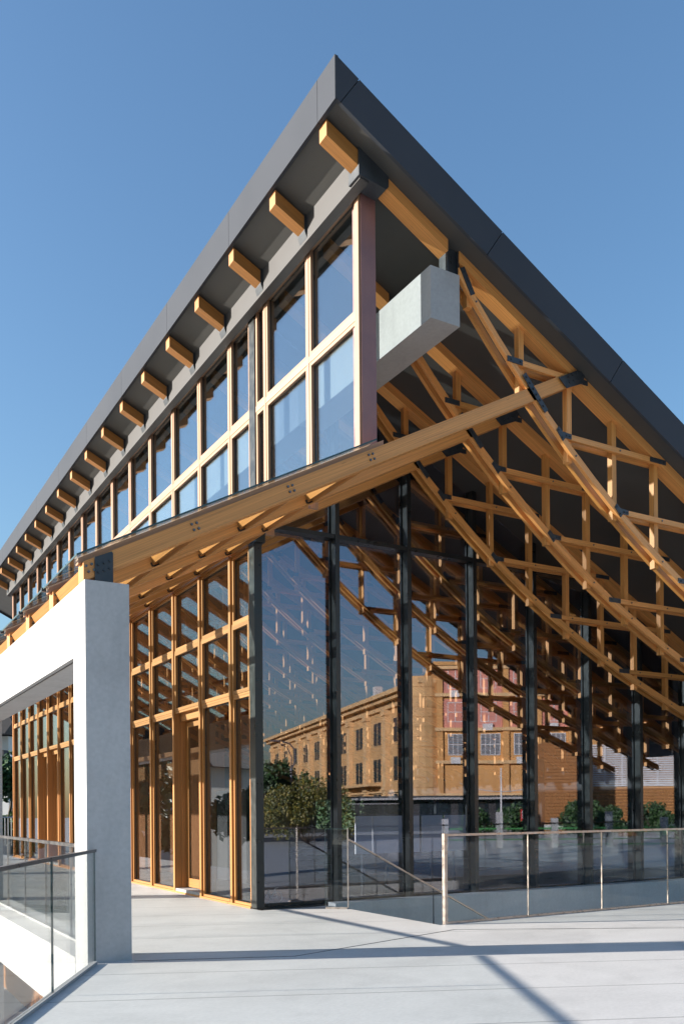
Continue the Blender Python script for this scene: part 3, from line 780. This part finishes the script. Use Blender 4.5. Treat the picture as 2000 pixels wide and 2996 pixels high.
for i in range(5): MB().box(i*bw+.75, .002, .3, (i+1)*bw-.25, .10, 2.3).build('wall_panel', ORANGE, B)
# classical yellow stone building receding along the street
Aq, LA = local_building('stone_building', 'yellow stone classical building with heavy cornice and red roof along the street', (60.2, -99.4), (44.5, -36.2))
MB().box(0, -12, -.2, LA, 0, 12.2).build('wall', STONE, Aq)
MB().box(-.8, -12.5, 12.2, LA+.4, 1.3, 12.6).box(-.6, -12.4, 11.8, LA+.3, .9, 12.199).box(-.3, -12.2, 11.2, LA+.2, .3, 11.799).build('cornice', STONE2, Aq)
MB().poly([(2, -1.5, 12.6), (2, -11, 12.6), (2, -6, 15.6)], (LA-10, 0, 0)).build('roof', TILE, Aq)
MB().box(LA-20, -2.2, 12.6, LA-19.2, -1.4, 14.6).box(LA-24, -4, 12.6, LA-22.5, -2.5, 14.2).build('chimney', WHITER, Aq)
nb = 11; bw = LA/nb
for i in range(nb+1):
    x = min(LA-.9, i*bw)
    MB().box(x, .002, -.2, x+.9, .4, 11.2).box(x-.1, .003, 10.6, x+1.0, .55, 11.15).box(x-.1, .003, 3.4, x+1.0, .5, 3.8).build('pilaster', STONE2, Aq)
for z in (.8, 4.3, 7.9):
    for i in range(nb):
        x = i*bw+.9+(bw-.9-2.4)/2; win(Aq, x, z, 2.4, 2.3, 1, frame=STONE2, glass=WINDK, nx=2, nz=1)
MB().box(-.1, .002, 3.2, LA, .28, 3.38).build('string_course', STONE2, Aq)
MB().box(LA*.55, .002, 3.9, LA*.8, 1.3, 4.1).build('balcony', STONE2, Aq)
# rounded stone corner between both blocks
Cq, LCn = local_building('stone_corner_tower', 'banded yellow stone corner block between the stone building and the apartment block', (43.9, -37.0), (44.9, -35.6))
tw = MB(); tw.cyl((-.2, -1, -.2), (-.2, -1, 12.8), 1.9, 20)
for z in [i*.85 for i in range(15)]: tw.cyl((-.2, -1, z), (-.2, -1, z+.78), 1.96, 20)
tw.build('wall', STONE, Cq)
# slatted timber and louvred blocks
S1, L1 = local_building('slatted_kiosk', 'brown timber boarded kiosk with horizontal boards across the plaza', (38.4, -16.1), (40.5, -14.9))
MB().box(0, -3, -.2, L1, 0, 5.6).build('wall', W_SLAT, S1)
q = MB()
for i in range(24): q.box(-.02, .001, .6+i*.21, L1+.02, .06, .6+i*.21+.15)
q.build('boarding', W_SLAT, S1); MB().box(-.05, .001, .25, L1+.05, .1, .55).build('plinth', PVC, S1)
S2, L2 = local_building('louvred_block', 'white louvred block above brown timber boards across the plaza', (44.3, -18.5), (49.5, -15.4))
MB().box(0, -5, -.2, L2, 0, 6.3).build('wall', ORANGE, S2)
q = MB()
for i in range(19): q.box(.05, .002, 3.0+i*.15, L2-.05, .12, 3.0+i*.15+.10)
for i in range(6): q.box(.05+i*(L2-.2)/5, .12, 3.0, .15+i*(L2-.2)/5, .16, 5.85)
q.build('louvres', PVC, S2)
q = MB()
for i in range(11): q.box(.05, .002, .6+i*.21, L2-.05, .07, .6+i*.21+.15)
q.build('boarding', W_SLAT, S2); MB().box(0, .002, .2, L2, .1, .55).build('plinth', PVC, S2)
# street lamp, mast, trees, hedge
SLp = empty('street_lamp', (27.23, -28.4, -.05)); tag(SLp, 'tall grey street lamp with curved double arm', 'street lamp')
MB().cyl((0, 0, 0), (0, 0, 4.4), .09, 10, .07).build('pole', LAMPM, SLp)
MB().tube([(0, 0, 4.3), (.35, 0, 5.0), (.30, 0, 5.7), (-.1, 0, 6.1), (-.9, 0, 6.25)], .05).tube([(0, 0, 4.3), (.05, 0, 5.2), (-.25, 0, 5.8), (-.8, 0, 6.1)], .035).build('arm', LAMPM, SLp)
MB().box(-1.5, -.12, 6.18, -.85, .12, 6.28).build('lamp_head', LAMPM, SLp)
Ms = empty('white_mast', (29.55, -9.7, 0)); tag(Ms, 'slim white mast with a sagging cable across the plaza', 'mast')
MB().cyl((0, 0, 0), (0, 0, 3.6), .05, 10, .035).build('pole', PVC, Ms)
MB().tube([(-2.6+.4*i, 0, 2.4+.10*(abs(i-6.5)/6.5)**2*4) for i in range(14)], .018, 6).build('cable', PVC, Ms)
tree('broadleaf_tree', 'yellowing broadleaf tree beside the street lamp across the plaza', (19.9, -12.2, -.1), 2.6, 2.4, LEAF_Y, 16000, .1, seed=3, leaf=.06)
tree('broadleaf_tree', 'smaller yellowing tree left of the street lamp', (17.0, -15.5, -.1), 2.7, 1.9, LEAF_Y, 9000, .4, seed=4, leaf=.06)
tree('broadleaf_tree', 'dark green street tree in front of the stone building', (25.5, -29.5, -.1), 4.6, 2.4, LEAF_G, 8000, 1.6, seed=5)
tree('broadleaf_tree', 'dark green tree left of the stone building along the street', (21.0, -33, -.1), 5.0, 2.6, LEAF_G, 8000, 1.6, seed=6)
for i, (x, y_, lb) in enumerate(((34.4, -17.9, 'low round shrub left of the timber kiosk'), (36.8, -16.6, 'low dark shrub in front of the left end of the timber kiosk'), (39.6, -14.3, 'low shrub in front of the right end of the timber kiosk'), (43.0, -14.9, 'low shrub between the kiosk and the louvred block'), (46.0, -14.5, 'low shrub in front of the louvred block'))):
    tree('shrub', lb, (x, y_, -.1), 1.5+.2*(i % 3), 1.2, LEAF_G, 2600, .15, 'shrubs along the kiosks', seed=120+i, leaf=.10)['category'] = 'shrub'
BW = empty('added_boundary_wall', (-40, -31, -.05)); tag(BW, 'added long low dark boundary wall with a coping, hiding the bright horizon in the reflections', 'wall')  # added wall, coloured dark, hides the bright horizon in the glass reflections
MB().box(0, -.2, 0, 83, 0, 2.0).build('wall', plain_mat('dark_backdrop_stone', (.075, .08, .07), .8, 0, .7, .3), BW); MB().box(-.05, -.26, 2.001, 83.05, .06, 2.10).build('coping', GREYC, BW)
for i in range(9):
    tree('broadleaf_tree', ('leftmost', 'second', 'third', 'fourth', 'fifth', 'sixth', 'seventh', 'eighth', 'rightmost')[i]+' of the dark trees behind the boundary wall across the street', (-14+i*5.6, -34.5-(i % 3)*1.3, -.1), 3.7+(i*7 % 4)*.25, 3.3, LEAF_G, 5000, .7, 'trees behind the boundary wall', seed=80+i, leaf=.14)
SB = empty('corner_shop', (44.0, -27.5, -.02), math.atan2(7.1, 12.4)); tag(SB, 'low dark shop front at the foot of the apartment block', 'building')
MB().box(-12, -3, 0, 12, 0, 2.6).build('wall', DARKIN, SB); MB().box(-12.2, .001, 2.3, 12.2, .9, 2.45).build('awning', GREYC, SB)
for i in range(8): MB().box(-11.5+i*2.9, .002, .4, -9.2+i*2.9, .05, 2.1).build('window', WINDK, SB)
GF = empty('green_railing', (21.0, -3.2, 0), math.atan2(5.5, 9.5)); tag(GF, 'low green railing with pale stone posts across the plaza', 'railing')
MB().box(0, -.03, .72, 13, .03, .78).box(0, -.02, .3, 13, .02, .34).build('rail', plain_mat('green_paint', (.05, .22, .06), .5), GF)
for i in range(7): MB().box(i*2.15, -.12, 0, i*2.15+.24, .12, 1.15+.25*(i % 2)).build('post', GREYC, GF)
for i, (x, y_, lb) in enumerate(((24.5, -2.2, 'red and white triangular notice on a short pole by the green railing'),)):
    NS = empty('notice_sign', (x, y_, 0), .5); tag(NS, lb, 'sign')
    MB().cyl((0, 0, 0), (0, 0, 1.5), .025, 8).build('pole', LAMPM, NS)
    pn = MB().poly([(-.25, .03, 1.0), (.25, .03, 1.5), (-.25, .03, 1.5)], (0, .02, 0)).build('panel', plain_mat('red_sign_paint', (.5, .03, .03), .5), NS)
    MB().poly([(-.20, .052, 1.12), (.12, .052, 1.44), (-.20, .052, 1.44)], (0, .003, 0)).build('face', PVC, pn)
# things beyond the far end and to the left (seen through the portal and mirrored in the long facade)
H1, LH = local_building('white_house', 'plain white house with a dark hipped roof left of the pavilion', (-14.0, 47.0), (-4.9, 41.0))
H1.location.z = -3.3
MB().box(0, 0, 0, LH, 6, 7.0).build('wall', WHITER, H1)
rfm = MB(); b0 = [(-.5, -.5, 7.0), (LH+.5, -.5, 7.0), (LH+.5, 6.5, 7.0), (-.5, 6.5, 7.0)]; tp = [(2.5, 3, 8.6), (LH-2.5, 3, 8.6)]
i0 = 0; rfm.v += [Vector(p) for p in b0+tp]
for f in ((0, 1, 5, 4), (1, 2, 5), (2, 3, 4, 5), (3, 0, 4), (0, 3, 2, 1)): rfm.quad(f, [(0, 0)]*len(f))
rfm.build('roof', SLATE, H1)
for i in range(3): win(H1, 1.2+i*3.0, 4.0, 1.2, 1.5, -1, glass=WINDK)
H2, LH2 = local_building('glass_office', 'pale office block with balconies far left of the pavilion', (-22, 60), (-10.5, 55.2)); H2.location.z = -3.3
MB().box(0, 0, 0, LH2, 8, 9.6).build('wall', WHITER, H2)
for z in (4.2, 6.6, 9.0): MB().box(-.4, -1.0, z, LH2+1.5, -.002, z+.35).build('balcony', WHITER, H2)
H3, LH3 = local_building('old_tiled_house', 'old house with upturned dark tiled eaves beyond the far end of the pavilion', (7.0, 74.0), (12.6, 70.0)); H3.location.z = -3.3
MB().box(0, 0, 0, LH3-.6, 6, 10.6).build('wall', WHITER, H3)
MB().poly([(-1, -1.2, 10.6), (LH3-.3, -1.2, 10.7), (LH3+.3, -1.2, 11.5), (LH3+.1, -1.2, 11.9), (LH3-.8, -1.2, 11.8), (LH3-2, -1.2, 12.8), (-1, -1.2, 13.4)], (0, 7, 0)).build('roof', SLATE, H3)
MB().box(LH3-1.6, -.9, 9.0, LH3-.55, -.002, 9.5).box(LH3-1.4, -.6, 8.2, LH3-.7, -.002, 8.9).build('eave_bracket', SLATE, H3)
GL = empty('globe_lamp', (10.5, 60, -3.3)); tag(GL, 'white globe lamp on a thin pole beyond the far end of the pavilion', 'street lamp')
gm = bpy.data.meshes.new('globe'); bm = bmesh.new(); bmesh.ops.create_uvsphere(bm, u_segments=16, v_segments=10, radius=.28); bm.to_mesh(gm); bm.free(); gm.materials.append(PVC); gm.uv_layers.new(name='UVMap')
go = bpy.data.objects.new('globe', gm); COL.objects.link(go); go.parent = GL; go.location = (0, 0, 8.25)
MB().cyl((0, 0, 0), (0, 0, 8.0), .06, 8).build('pole', LAMPM, GL)
for i, (x, y_, h_, rd, lb) in enumerate(((9.6, 58, 8.0, 2.6, 'dense dark tree seen through the portal beside the globe lamp'), (13.5, 64, 8.4, 3.0, 'dark tree behind the globe lamp beyond the pavilion end'), (-1.2, 39.5, 7.6, 2.2, 'dark green tree left of the pavilion in front of the white house'),
        (-6.5, 37.5, 6.2, 2.4, 'low spreading green tree left of the white house'), (-9.5, 30, 6.6, 2.6, 'round green tree left of the sunken court'))):
    tree('broadleaf_tree', lb, (x, y_, -3.3), h_, rd, LEAF_G, 11000, 2.2, seed=40+i, leaf=.17)
for i, (x, y_, lb) in enumerate(((22.5, 17, 'green tree outside the low windows of the far side wall, near end'), (23, 23, 'green tree outside the middle of the far side wall'), (22.5, 29, 'green tree outside the far end of the side wall'))):
    tree('broadleaf_tree', lb, (x, y_, -.1), 4.2, 2.2, LEAF_Y if i == 1 else LEAF_G, 6000, .5, seed=60+i)
hb = MB(); rnd = random.Random(7); hb.box(-.6, -14, 0, .6, 14, 2.7)
for j in range(16000):
    p = Vector((rnd.uniform(-1.0, -.3), rnd.uniform(-14, 14), rnd.uniform(0, 3.1))); a = Vector((rnd.gauss(0, 1), rnd.gauss(0, 1), rnd.gauss(0, 1))).normalized(); b = a.orthogonal().normalized(); i0 = len(hb.v); k_ = rnd.uniform(.07, .14)
    hb.v += [p-a*k_, p+b*k_*.6, p+a*k_, p-b*k_*.6]; hb.quad((i0, i0+1, i0+2, i0+3), [(0, 0)]*4)
o = hb.build('hedge', LEAF_G); o.location = (20.6, 25, -.02); tag(o, 'long tall clipped hedge outside the low windows of the far side wall', 'hedge')
# railing fence beyond the pavilion end
FN = empty('railing_fence', (6.0, 44.0, 0)); tag(FN, 'pale vertical bar railing beyond the far end of the pavilion', 'fence')
q = MB()
for i in range(50): q.cyl((i*.14, 0, .0), (i*.14, 0, 1.3), .014, 6)
q.build('bars', PVC, FN); MB().box(-.1, -.025, 1.3, 7, .025, 1.35).build('top_rail', PVC, FN); MB().box(-.1, -.15, -3.3, 7, .15, -.02).build('kerb_wall', plain_mat('navy_render', (.035, .045, .08), .7), FN)
